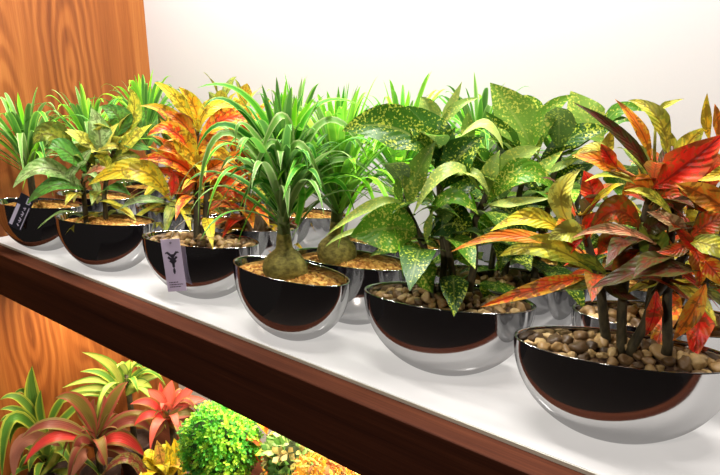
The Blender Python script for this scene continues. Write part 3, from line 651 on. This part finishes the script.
def whorls(mb, root, stems, kind, weights, n, L, W, rn, shape='ovate', elev=(5, 60), start=0.45, droop=0.25, fold=0.18, wave=0.12):
    """leaves set spirally up each stem, longer and flatter low down"""
    az = rn.uniform(0, 6.28)
    for s in stems:
        tot = len(s) - 1
        for i in range(n):
            q = start + (1 - start) * (i + 0.5) / n
            f = q * tot; j = min(int(f), tot - 1); p = s[j].lerp(s[j + 1], f - j)
            az += 2.4 + rn.uniform(-0.3, 0.3)
            e = R(elev[0] + (elev[1] - elev[0]) * (i / max(1, n - 1)) + rn.uniform(-12, 12))
            l = L * rn.uniform(0.75, 1.15) * (1.05 - 0.25 * i / n)
            d = Vector((math.cos(az) * math.cos(e), math.sin(az) * math.cos(e), math.sin(e)))
            h = Vector((math.cos(az), math.sin(az), 0))
            b = p + d * (0.12 * l); m = p + d * (0.58 * l) + Vector((0, 0, 0.05 * l)); t = p + d * l + h * (0.08 * l) - Vector((0, 0, droop * l * math.cos(e)))
            if kind == 'aucuba': ca, cb = aucuba_col(rn.choice(weights), rn)
            else: ca, cb = kind[rn.choice(weights)]; ca, cb = jit(ca, rn), jit(cb, rn)
            mb.leaf(b, m, t, W * rn.uniform(0.8, 1.2), (Vector((0, 0, 1)) - d * 0.2).normalized(), ca, cb, shape, 9, fold, wave, rn, rn.uniform(-0.5, 0.5))
            mb.tube([p, (p + b) / 2, b], 0.002, 0.0013, 4, lerp(ca, (0.12, 0.14, 0.03), 0.6))

def fountain(mb, foot, rise, n, L, W, rn, weights, kind=STRAP, elev=(8, 88), droop=(0.35, 0.75), zmin=0.165):
    for i in range(n):
        q = i / n
        p = Vector(foot) + Vector((0, 0, rise * q))
        az = i * 2.39996 + rn.uniform(-0.4, 0.4)
        e = R(elev[0] + (elev[1] - elev[0]) * (q ** 0.8) + rn.uniform(-10, 10))
        l = L * rn.uniform(0.75, 1.2) * (1.08 - 0.50 * q)
        h = Vector((math.cos(az), math.sin(az), 0)); d = h * math.cos(e) + Vector((0, 0, math.sin(e)))
        dr = rn.uniform(*droop) * max(0.12, math.cos(e))
        m = p + d * (0.55 * l) + Vector((0, 0, 0.12 * l * math.cos(e)))
        t = p + h * (0.92 * l * math.cos(e)) + Vector((0, 0, l * math.sin(e) * 0.95 - dr * l))
        if t.z < zmin: t.z = zmin + rn.uniform(0, 0.03)
        ca, cb = kind[rn.choice(weights)]
        mb.leaf(p, m, t, W * rn.uniform(0.8, 1.2), (Vector((0, 0, 1)) - h * 0.25).normalized(), jit(ca, rn), jit(cb, rn), 'strap', 12, 0.22, 0.0, rn, rn.uniform(-0.6, 0.6))

RZ = R(20)
def potted(name, x, y, label, cat, group, filling, seed, rz=RZ, sc=1.0, peb=None, holes=()):
    root = tag(empty(name, (x, y, ZS)), label, cat, group)
    add_bowl(root, rz, sc)
    if filling == 'gravel': fill('gravel', root, rz, M_GRAVEL, seed, sc)
    else:
        fill('pebble_bed', root, rz, M_BED, seed, sc, mound=0.010, rough=0.002)
        pebbles(root, rz, seed, peb or (0.0062, 0.0098), 96, sc, holes)
    return root

def stems_of(root, pts_list, r=(0.006, 0.004), mat=None):
    out = []
    for pts in pts_list:
        pts = [Vector(p) for p in pts]
        mb = MB(); mb.tube(pts, r[0], r[1], 8); mb.build('stem', mat or M_STEM, root, False, False); out.append(pts)
    return out

def bulb(root, r=0.044, loc=(0, 0), seed=1, h=1.0):
    pr = [(0.55, 0), (0.86, 0.18), (1.0, 0.46), (1.0, 0.72), (0.92, 0.98), (0.76, 1.2), (0.56, 1.38), (0.42, 1.5), (0.365, 1.65), (0.35, 1.85), (0.33, 2.1), (0.30, 2.25)]
    return lathe('bulb', [(r * a, r * z * h) for a, z in pr], M_BULB, root, (loc[0], loc[1], 0.108), 32, 0.10, seed)

G_BP, G_DR, G_CR, G_AU = 'bottle palms in bowls on the shelf', 'strap-leaved dracaenas in bowls on the shelf', 'crotons in bowls on the shelf', 'speckled aucubas in bowls on the shelf'

# ---- front row -------------------------------------------------
rn = random.Random(11)
p1 = potted('potted_dracaena', 0.215, 0.045, 'strap-leaved green dracaena in the black bowl with the black tag', 'potted plant', G_DR, 'gravel', 1)
st = stems_of(p1, [[(-0.02, 0.0, 0.09), (-0.022, 0.0, 0.15), (-0.02, 0.0, 0.21)]], (0.009, 0.008))
mb = MB(); fountain(mb, (-0.02, 0, 0.19), 0.06, 50, 0.30, 0.015, rn, 'aabbcd', elev=(12, 80), droop=(0.3, 0.7)); mb.build('foliage', M_STRAP, p1)

rn = random.Random(12)
p2 = potted('potted_croton', 0.505, 0.058, 'green and yellow croton in the second bowl of the front row from the wooden wall', 'potted plant', G_CR, 'gravel', 2)
st = stem_parts(p2, 'P2', 0.1)
mb = MB(); hero(mb, 'P2', p2, CROTON, 0.1, st, rn, 'ovate', 0.28, 0.16, 0.90)
whorls(mb, p2, st, CROTON, 'gGGLLsPG', 16, 0.090, 0.027, rn, elev=(-12, 60), start=0.2); mb.build('foliage', M_CROTON, p2)

rn = random.Random(13)
p3 = potted('potted_croton', 0.818, 0.084, 'orange and yellow croton in the pebble bowl with the lavender price tag', 'potted plant', G_CR, 'pebbles', 3, peb=(0.0072, 0.0112))
st = stem_parts(p3, 'P3', 0.1, (0.0085, 0.005))
mb = MB(); hero(mb, 'P3', p3, CROTON, 0.1, st, rn, 'ovate', 0.32, 0.20, 0.84)
whorls(mb, p3, st, CROTON, 'yOEMYOL', 11, 0.09, 0.024, rn, elev=(5, 65), start=0.42); mb.build('foliage', M_CROTON, p3)

rn = random.Random(14)
p4 = potted('potted_bottle_palm', 1.097, 0.054, 'swollen-based bottle palm in the front bowl of ochre gravel', 'potted plant', G_BP, 'gravel', 4, R(4), 0.93)
bulb(p4, 0.0385, (-0.005, -0.004), 4)
stems_of(p4, [[(-0.005, -0.004, 0.165), (-0.006, -0.004, 0.22), (-0.005, -0.004, 0.27)]], (0.0125, 0.009), M_GSTEM)
mb = MB(); hero(mb, 'P4', p4, STRAP, 0.1, None, rn, 'strap', 0.22, 0.0)
fountain(mb, (-0.005, -0.004, 0.20), 0.11, 92, 0.235, 0.0155, rn, 'aabbbbbccd', elev=(20, 80), droop=(0.20, 0.55), zmin=0.235); mb.build('foliage', M_STRAP, p4)

rn = random.Random(15)
p5 = potted('potted_aucuba', 1.379, 0.111, 'yellow-speckled green aucuba in the pebble bowl of the front row', 'potted plant', G_AU, 'pebbles', 5, peb=(0.0060, 0.0095))
st = stem_parts(p5, 'P5', 0.1, (0.0062, 0.0045))
mb = MB(); hero(mb, 'P5', p5, 'aucuba', 0.1, st, rn, 'ovate', 0.30, 0.14)
whorls(mb, p5, st, 'aucuba', (0, 0.05, 0.1, 0.3, 0.5), 7, 0.090, 0.044, rn, elev=(-10, 50), start=0.45); mb.build('foliage', M_AUCUBA, p5)

rn = random.Random(16)
p6 = potted('potted_croton', 1.638, 0.092, 'large red and orange croton in the nearest pebble bowl', 'potted plant', G_CR, 'pebbles', 6, peb=(0.0062, 0.0142))
st = stem_parts(p6, 'P6', 0.1, (0.0068, 0.0045), M_STEM)
mb = MB(); hero(mb, 'P6', p6, CROTON, 0.1, st, rn, 'ovate', 0.34, 0.24, 0.86)
whorls(mb, p6, st, CROTON, 'MDMEORLDMGD', 13, 0.085, 0.025, rn, elev=(0, 60), start=0.55); mb.build('foliage', M_CROTON, p6)

# ---- second row ------------------------------------------------
rn = random.Random(21)
q = potted('potted_dracaena', 0.235, 0.195, 'strap-leaved dracaena behind the front bowl with the black tag', 'potted plant', G_DR, 'gravel', 21)
stems_of(q, [[(0, 0, 0.09), (0.0, 0, 0.17), (0, 0, 0.23)]], (0.009, 0.008))
mb = MB(); fountain(mb, (0, 0, 0.20), 0.06, 54, 0.29, 0.016, rn, 'aabcdd', elev=(8, 80), droop=(0.35, 0.75)); mb.build('foliage', M_STRAP, q)

rn = random.Random(22)
q = potted('potted_croton', 0.565, 0.235, 'yellow-green croton in the gravel bowl behind the two smaller front crotons', 'potted plant', G_CR, 'gravel', 22)
st = stems_of(q, [[(0, 0, 0.09), (0.005, 0, 0.2), (0, 0, 0.31)], [(-0.03, 0.01, 0.09), (-0.035, 0.01, 0.18), (-0.05, 0.01, 0.27)]])
mb = MB(); whorls(mb, q, st, CROTON, 'GyYLEGPgLM', 26, 0.13, 0.036, rn, elev=(-20, 70), start=0.18); mb.build('foliage', M_CROTON, q)

rn = random.Random(23)
q = potted('potted_croton', 0.800, 0.225, 'orange croton with a brown sheathed base in the pebble bowl behind the tagged croton', 'potted plant', G_CR, 'pebbles', 23, peb=(0.0075, 0.0115))
st = stems_of(q, [[(0.03, -0.01, 0.09), (0.03, -0.01, 0.2), (0.04, 0, 0.33)], [(0.0, 0.0, 0.09), (-0.005, 0.0, 0.2), (-0.02, 0.0, 0.30)]])
mb = MB()
for k in range(9):
    a = k * 0.7; d = Vector((math.cos(a), math.sin(a), 0)); o_ = Vector((0.055, -0.012, 0.095))
    mb.leaf(o_ + d * 0.004, o_ + d * 0.022 + Vector((0, 0, 0.045)), o_ + d * 0.040 + Vector((0, 0, rn.uniform(0.07, 0.10))), 0.034, -d, (0.22, 0.12, 0.07), (0.34, 0.20, 0.14), 'strap', 9, 0.2, 0.0, rn)
tag(mb.build('sheath', M_STRAP, q), 'brown sheathed base')
mb = MB(); whorls(mb, q, st, CROTON, 'EOyMYEROM', 27, 0.12, 0.034, rn, elev=(-22, 70), start=0.16); mb.build('foliage', M_CROTON, q)

rn = random.Random(24)
q = potted('potted_bottle_palm', 1.147, 0.172, 'swollen-based bottle palm in the gravel bowl just behind the front bottle palm', 'potted plant', G_BP, 'gravel', 24, R(14), 0.93)
bulb(q, 0.0385, (-0.035, 0.0), 9)
stems_of(q, [[(-0.035, 0, 0.175), (-0.034, 0, 0.22), (-0.03, 0, 0.27)]], (0.0125, 0.009), M_GSTEM)
mb = MB(); fountain(mb, (-0.03, 0, 0.20), 0.09, 105, 0.27, 0.0145, rn, 'aabcdddd', elev=(14, 82), droop=(0.2, 0.5)); mb.build('foliage', M_STRAP, q)

rn = random.Random(25)
q = potted('potted_aucuba', 1.418, 0.251, 'tall speckled aucuba behind the front aucuba and the large croton', 'potted plant', G_AU, 'pebbles', 25, peb=(0.0065, 0.010))
st = stem_parts(q, 'P5b', 0.1)
mb = MB(); hero(mb, 'P5b', q, 'aucuba', 0.1, st, rn, 'ovate', 0.20, 0.08)
whorls(mb, q, st, 'aucuba', (0.05, 0.0, 0.2, 0.4, 0.5, 0.1), 11, 0.11, 0.055, rn, elev=(-15, 60), start=0.25); mb.build('foliage', M_AUCUBA, q)

rn = random.Random(26)
q = potted('potted_croton', 1.674, 0.234, 'red and yellow croton in the pebble bowl behind the nearest large croton', 'potted plant', G_CR, 'pebbles', 26, peb=(0.0075, 0.0115))
st = stems_of(q, [[(-0.03, 0, 0.09), (-0.03, 0, 0.2), (-0.05, 0, 0.30)], [(0.03, 0, 0.09), (0.035, 0, 0.2), (0.05, 0, 0.32)], [(0.0, 0.01, 0.09), (0.0, 0.01, 0.2), (0.0, 0.01, 0.29)]])
mb = MB(); whorls(mb, q, st, CROTON, 'ORYMEGRD', 15, 0.115, 0.036, rn, elev=(-12, 70), start=0.3); mb.build('foliage', M_CROTON, q)

# ---- back row --------------------------------------------------
rn = random.Random(31)
q = potted('potted_dracaena', 0.240, 0.370, 'strap-leaved dracaena in the back row beside the wooden wall', 'potted plant', G_DR, 'gravel', 31)
stems_of(q, [[(0, 0, 0.09), (0.0, 0, 0.2), (0, 0, 0.26)]], (0.009, 0.008))
mb = MB(); fountain(mb, (0, 0, 0.24), 0.06, 54, 0.29, 0.016, rn, 'aabcdd', elev=(8, 82), droop=(0.3, 0.7)); mb.build('foliage', M_STRAP, q)

rn = random.Random(32)
q = potted('potted_dracaena', 0.820, 0.385, 'strap-leaved dracaena in the back row behind the sheathed orange croton', 'potted plant', G_DR, 'gravel', 32)
stems_of(q, [[(0, 0, 0.09), (0.0, 0, 0.2), (0, 0, 0.26)]], (0.009, 0.008))
mb = MB(); fountain(mb, (0, 0, 0.24), 0.06, 52, 0.26, 0.016, rn, 'aabbcc', elev=(-5, 84), droop=(0.2, 0.6)); mb.build('foliage', M_STRAP, q)

rn = random.Random(33)
q = potted('potted_croton', 0.545, 0.390, 'tall yellow croton in the back row beside the strap-leaved dracaenas', 'potted plant', G_CR, 'gravel', 33)
st = stems_of(q, [[(0, 0, 0.09), (0.0, 0, 0.2), (0.01, 0, 0.38)], [(0.04, 0, 0.09), (0.06, 0, 0.2), (0.10, 0, 0.37)]])
mb = MB(); whorls(mb, q, st, CROTON, 'YyGPYGL', 24, 0.12, 0.042, rn, elev=(-20, 75), start=0.18); mb.build('foliage', M_CROTON, q)

rn = random.Random(34)
q = potted('potted_bottle_palm', 1.155, 0.330, 'bottle palm in the back row behind the two larger bottle palms', 'potted plant', G_BP, 'gravel', 34)
bulb(q, 0.040, (0, 0), 3)
stems_of(q, [[(0, 0, 0.17), (0, 0, 0.22), (0, 0, 0.26)]], (0.012, 0.009), M_GSTEM)
mb = MB(); fountain(mb, (0, 0, 0.21), 0.08, 80, 0.30, 0.0145, rn, 'aacdddd', elev=(-8, 80), droop=(0.2, 0.6)); mb.build('foliage', M_STRAP, q)

rn = random.Random(35)
q = potted('potted_dracaena', 1.290, 0.485, 'strap-leaved dracaena in the back row behind the front speckled aucuba', 'potted plant', G_DR, 'gravel', 35)
stems_of(q, [[(-0.04, 0, 0.09), (-0.04, 0, 0.2), (-0.04, 0, 0.27)]], (0.009, 0.008))
mb = MB(); fountain(mb, (-0.04, 0, 0.25), 0.06, 60, 0.26, 0.015, rn, 'aabbcd', elev=(-8, 76), droop=(0.2, 0.5)); mb.build('foliage', M_STRAP, q)

rn = random.Random(36)
q = potted('potted_croton', 1.665, 0.390, 'tallest red and yellow croton in the back row against the white wall', 'potted plant', G_CR, 'gravel', 36)
st = stems_of(q, [[(0, 0, 0.09), (0.0, 0, 0.2), (0.0, 0, 0.30)], [(0.06, 0, 0.09), (0.08, 0, 0.2), (0.11, 0, 0.33)]])
mb = MB(); whorls(mb, q, st, CROTON, 'GYORGLM', 18, 0.12, 0.038, rn, elev=(-20, 75), start=0.2); mb.build('foliage', M_CROTON, q)

rn = random.Random(37)
q = potted('potted_aucuba', 1.475, 0.425, 'speckled aucuba in the back row against the white wall', 'potted plant', G_AU, 'gravel', 37)
st = stems_of(q, [[(0, 0, 0.10), (0.0, 0, 0.2), (0.01, 0, 0.29)], [(-0.05, 0, 0.10), (-0.06, 0, 0.2), (-0.08, 0, 0.28)], [(0.05, 0, 0.10), (0.06, 0, 0.2), (0.09, 0, 0.27)]])
mb = MB(); whorls(mb, q, st, 'aucuba', (0.05, 0.0, 0.2, 0.4, 0.1), 11, 0.11, 0.055, rn, elev=(-15, 55), start=0.25, fold=0.25); mb.build('foliage', M_AUCUBA, q)

# ---------------------------------------------------------------- tags
M_CARD = plain('lavender_card', (0.52, 0.44, 0.60), 0.6)
M_INK = plain('dark_ink', (0.025, 0.02, 0.035), 0.6)
M_STRING = plain('pale_string', (0.55, 0.48, 0.36), 0.7)
M_BLACKCARD = plain('black_card', (0.012, 0.012, 0.02), 0.45)
M_WHITEINK = plain('pale_lavender_print', (0.50, 0.46, 0.60), 0.6)

def strokes(name, segs, mat, parent, y):
    """flat printed bars: (x0, z0, x1, z1, width) lying just in front of the card"""
    V = []; F = []
    for (x0, z0, x1, z1, w) in segs:
        d = Vector((x1 - x0, z1 - z0)); d.normalize(); n = Vector((-d.y, d.x)) * (w / 2); b = len(V)
        for (x, z, s) in ((x0, z0, 1), (x1, z1, 1), (x1, z1, -1), (x0, z0, -1)): V.append((x + n.x * s, y, z + n.y * s))
        F.append((b, b + 1, b + 2, b + 3))
    return link_mesh(name, V, F, mat, parent, False)

th = R(263)
lx, ly = A_ * math.cos(th), B_ * math.sin(th)
nx, ny = math.cos(th) / A_, math.sin(th) / B_
nl = math.hypot(nx, ny); nx /= nl; ny /= nl
cz, sz_ = math.cos(RZ), math.sin(RZ)
wx, wy = lx + nx * 0.013, ly + ny * 0.013
pos = (0.818 + wx * cz - wy * sz_, 0.084 + wx * sz_ + wy * cz, ZS + 0.034)
tg = tag(empty('price_tag', pos, R(42)), 'lavender card tag with a dark palm emblem hanging on the pebble bowl', 'tag')
tg.rotation_euler.y = R(-3); tg.scale = (0.86, 1, 0.93)
cd = box('card', (-0.0215, -0.0006, 0.0), (0.0215, 0.0006, 0.118), M_CARD, tg, 0.0002)
em = [(0, 0.056, 0, 0.085, 0.006), (0, 0.078, -0.011, 0.090, 0.005), (0, 0.078, 0.011, 0.090, 0.005), (-0.011, 0.090, -0.015, 0.087, 0.003), (0.011, 0.090, 0.015, 0.087, 0.003),
      (0, 0.070, -0.010, 0.079, 0.005), (0, 0.070, 0.010, 0.079, 0.005), (0, 0.064, -0.007, 0.071, 0.005), (0, 0.064, 0.007, 0.071, 0.005), (0, 0.050, 0, 0.056, 0.0025), (0, 0.043, 0, 0.051, 0.0055), (0, 0.040, 0, 0.044, 0.003)]
strokes('palm_emblem', em, M_INK, cd, -0.0008)
rn = random.Random(5); segs = []
for i, wdt in enumerate((0.020, 0.030, 0.024)):
    x = -0.0155; z = 0.021 - i * 0.0052
    while x < -0.0155 + wdt:
        l = rn.uniform(0.0012, 0.003); segs.append((x, z, x + l, z, 0.0022)); x += l + 0.0009
strokes('lettering', segs, M_INK, cd, -0.0008)
mb = MB(); mb.tube([(0.0012 * math.cos(k * 1.26) * 1.6, -0.0009, 0.1105 + 0.0019 * math.sin(k * 1.26)) for k in range(6)], 0.0006, 0.0006, 5); mb.build('eyelet', M_INK, cd, False, False)
mb = MB(); mb.tube([(0, 0.0, 0.110), (0.004, 0.003, 0.124), (0.014, 0.010, 0.140), (0.030, 0.022, 0.150), (0.046, 0.040, 0.150)], 0.0007, 0.0007, 5); mb.build('string', M_STRING, tg, False, False)

th = R(262)
lx, ly = A_ * math.cos(th), B_ * math.sin(th)
nx, ny = math.cos(th) / A_, math.sin(th) / B_
nl = math.hypot(nx, ny); nx /= nl; ny /= nl
wx, wy = lx + nx * 0.012, ly + ny * 0.012
pos = (0.215 + wx * cz - wy * sz_, 0.045 + wx * sz_ + wy * cz, ZS + 0.074)
bt = tag(empty('price_tag', pos, R(35)), 'narrow black tag with pale print slanting over the rim beside the wooden wall', 'tag')
bt.rotation_euler.y = R(30); bt.scale = (0.86, 1, 0.92)
cd = box('card', (-0.021, -0.0006, 0.0), (0.021, 0.0006, 0.105), M_BLACKCARD, bt, 0.0002)
strokes('pale_stripe', [(-0.014, 0.006, -0.014, 0.072, 0.010)], M_WHITEINK, cd, -0.0008)
bl = [(0.004, 0.082, 0.004, 0.100, 0.003), (0.004, 0.100, 0.012, 0.098, 0.003), (0.012, 0.098, 0.012, 0.092, 0.003), (0.004, 0.091, 0.013, 0.091, 0.003), (0.014, 0.091, 0.013, 0.083, 0.003), (0.004, 0.0825, 0.013, 0.083, 0.003)]
for z, k in ((0.066, 1), (0.056, -1), (0.046, 1), (0.036, -1), (0.026, 1), (0.016, -1)):
    bl += [(0.002, z, 0.009, z + 0.004 * k, 0.003), (0.009, z + 0.004 * k, 0.006, z - 0.005, 0.002)]
bl += [(0.017, 0.004, 0.017, 0.074, 0.0025)]
strokes('lettering', bl, M_WHITEINK, cd, -0.0008)

# ---------------------------------------------------------------- plants under the shelf
def planter(root, x, y, r, h):
    lathe('planter', [(r * 0.72, 0), (r * 0.80, h * 0.3), (r * 0.95, h * 0.9), (r, h), (r * 0.93, h), (r * 0.90, h - 0.012), (r * 0.5, h - 0.02)], M_CLAY, root, (0, 0, 0))

def low_plant(key, name, label, cat, mat, pal, seed, pot_r, shape, extra=None, W=0.03, L=0.2, grp=None):
    rn = random.Random(seed)
    ox, oy, oz = {'LG': (.12, 0, -.68), 'LR': (.25, .09, -.60), 'LB': (.20, .24, -.48), 'LP': (.45, .22, -.50), 'LY': (.56, .10, -.56)}[key]
    root = tag(empty(name, (ox, oy, DECK)), label, cat, grp)
    cr = ZS + oz - DECK
    ph = 0.13; planter(root, ox, oy, pot_r, ph)
    stems_of(root, [[(0, 0, ph - 0.02), (0, 0, (ph + cr) / 2), (0, 0, cr + 0.005)]], (0.010, 0.008), M_STEM)
    mb = MB(); hero(mb, key, root, pal, cr, None, rn, shape, 0.30, 0.05, 0.88)
    if extra: fountain(mb, (0, 0, cr - 0.05), 0.06, extra[0], L, W, rn, extra[1], pal, elev=(0, 60), droop=(0.4, 0.8), zmin=0.05)
    mb.build('foliage', mat, root)
    return root
GL = 'plants under the walnut shelf'
low_plant('LG', 'potted_dracaena', 'lime-edged green dracaena under the shelf in front of the wooden wall', 'potted plant', M_STRAP, LOWER, 41, 0.062, 'lance', (14, 'gggl'), 0.030, 0.19, GL)
low_plant('LR', 'potted_cordyline', 'large reddish brown cordyline under the shelf beside the lime-edged dracaena', 'potted plant', M_STRAP, LOWER, 42, 0.060, 'lance', (12, 'ooqr'), 0.036, 0.17, GL)
low_plant('LB', 'potted_dracaena', 'yellow-green dracaena under the shelf behind the reddish cordyline', 'potted plant', M_STRAP, LOWER, 43, 0.060, 'lance', (12, 'gll'), 0.026, 0.15, GL)
low_plant('LP', 'potted_cordyline', 'pink-leaved cordyline under the shelf just behind the clipped green ball', 'potted plant', M_STRAP, LOWER, 44, 0.060, 'lance', (12, 'prqo'), 0.030, 0.14, GL)
low_plant('LY', 'potted_croton', 'yellow croton under the shelf in front of the pink cordyline', 'potted plant', M_CROTON, LOWER, 45, 0.055, 'ovate', (8, 'YYPo'), 0.040, 0.11, GL)

def clipped(name, x, y, zc, rad, label, cat, cols, seed, n, leaf, blocking_core, part='foliage', pr=0.07, sq=1.0):
    rn = random.Random(seed)
    root = tag(empty(name, (x, y, DECK)), label, cat, GL)
    ph = 0.16; planter(root, x, y, pr, ph); c = Vector((0, 0, zc - DECK))
    stems_of(root, [[(0, 0, ph - 0.02), (0, 0, c.z)]], (0.010, 0.010), M_STEM)
    V, F = [], []
    lathe('blocking_core', [(rad * 0.78 * math.sin(math.pi * k / 10 + 1e-3), -rad * sq * 0.78 * math.cos(math.pi * k / 10)) for k in range(11)], blocking_core, root, c, 20, 0.1, seed)  # solid ball added inside the leaves to block light, not real twigs
    mb = MB()
    for i in range(n):                                   # little sprigs of three or four leaflets
        z = 1 - 2 * (i + 0.5) / n; a = i * 2.39996 + rn.uniform(-0.2, 0.2); q = math.sqrt(1 - z * z)
        d = Vector((q * math.cos(a), q * math.sin(a), z)); r = rad * rn.uniform(0.80, 1.0) * (1 + 0.10 * mnoise.noise(d * 2.6 + Vector((seed, 0, 0))))
        p = c + Vector((d.x, d.y, d.z * sq)) * r
        ax = (d + Vector((rn.uniform(-.5, .5), rn.uniform(-.5, .5), rn.uniform(-.1, .6)))).normalized()
        s1 = ax.cross(Vector((0.3, 0.2, 0.9))).normalized(); s2 = ax.cross(s1)
        col = cols[rn.randrange(len(cols))]
        for k in range(4):
            an = k * 1.571 + rn.uniform(-.4, .4); o_ = (s1 * math.cos(an) + s2 * math.sin(an))
            l = leaf * rn.uniform(0.7, 1.2); tip = p + (o_ * 0.8 + ax * 0.6) * l
            w = o_.cross(ax) * (l * 0.30); m_ = p + (o_ * 0.5 + ax * 0.30) * l
            b = len(mb.v); cc = jit(col, rn, 0.25)
            mb.v += [p, m_ + w, tip, m_ - w]; mb.uv += [(0.5, 0), (1, 0.5), (0.5, 1), (0, 0.5)]; mb.a += [cc] * 4; mb.b += [cc] * 4
            mb.f += [(b, b + 1, b + 2), (b, b + 2, b + 3)]
    mb.build(part, M_BOX, root)
    return root
BOXC = [(0.12, 0.52, 0.03), (0.26, 0.64, 0.04), (0.44, 0.76, 0.06), (0.06, 0.34, 0.03)]
clipped('topiary_ball', 0.790, 0.12, ZS - 0.405, 0.096, 'bright green clipped leafy ball under the walnut shelf', 'potted plant', BOXC, 51, 1500, 0.011, plain('green_light_block', (0.02, 0.07, 0.015), 0.8), sq=1.1)
MOSS = [(0.80, 0.38, 0.04), (0.82, 0.50, 0.06), (0.80, 0.20, 0.03), (0.70, 0.55, 0.12)]
clipped('potted_shrub', 1.16, 0.10, ZS - 0.36, 0.10, 'fine-leaved orange shrub under the shelf, furthest from the wooden wall', 'potted plant', MOSS, 52, 900, 0.012, plain('amber_light_block', (0.25, 0.10, 0.02), 0.8), pr=0.06)
PALE = [(0.22, 0.38, 0.10), (0.34, 0.48, 0.16), (0.12, 0.30, 0.06), (0.40, 0.34, 0.12)]
clipped('potted_shrub', 0.985, 0.20, ZS - 0.40, 0.085, 'pale green round-leaved shrub under the shelf between two orange plants', 'potted plant', PALE, 53, 240, 0.024, plain('dark_light_block', (0.04, 0.06, 0.02), 0.8), pr=0.055)

rn = random.Random(54)
q = tag(empty('potted_croton', (0.885, 0.19, DECK)), 'orange croton under the shelf between the green ball and the pale shrub', 'potted plant', GL)
planter(q, 0, 0, 0.06, 0.13)
st = stems_of(q, [[(0, 0, 0.11), (0, 0, 0.25), (0.0, 0, 0.47)], [(0.03, 0, 0.11), (0.04, 0, 0.25), (0.05, 0, 0.43)]])
mb = MB(); whorls(mb, q, st, CROTON, 'OOEyMy', 12, 0.11, 0.040, rn, elev=(-5, 60), start=0.5); mb.build('foliage', M_CROTON, q)
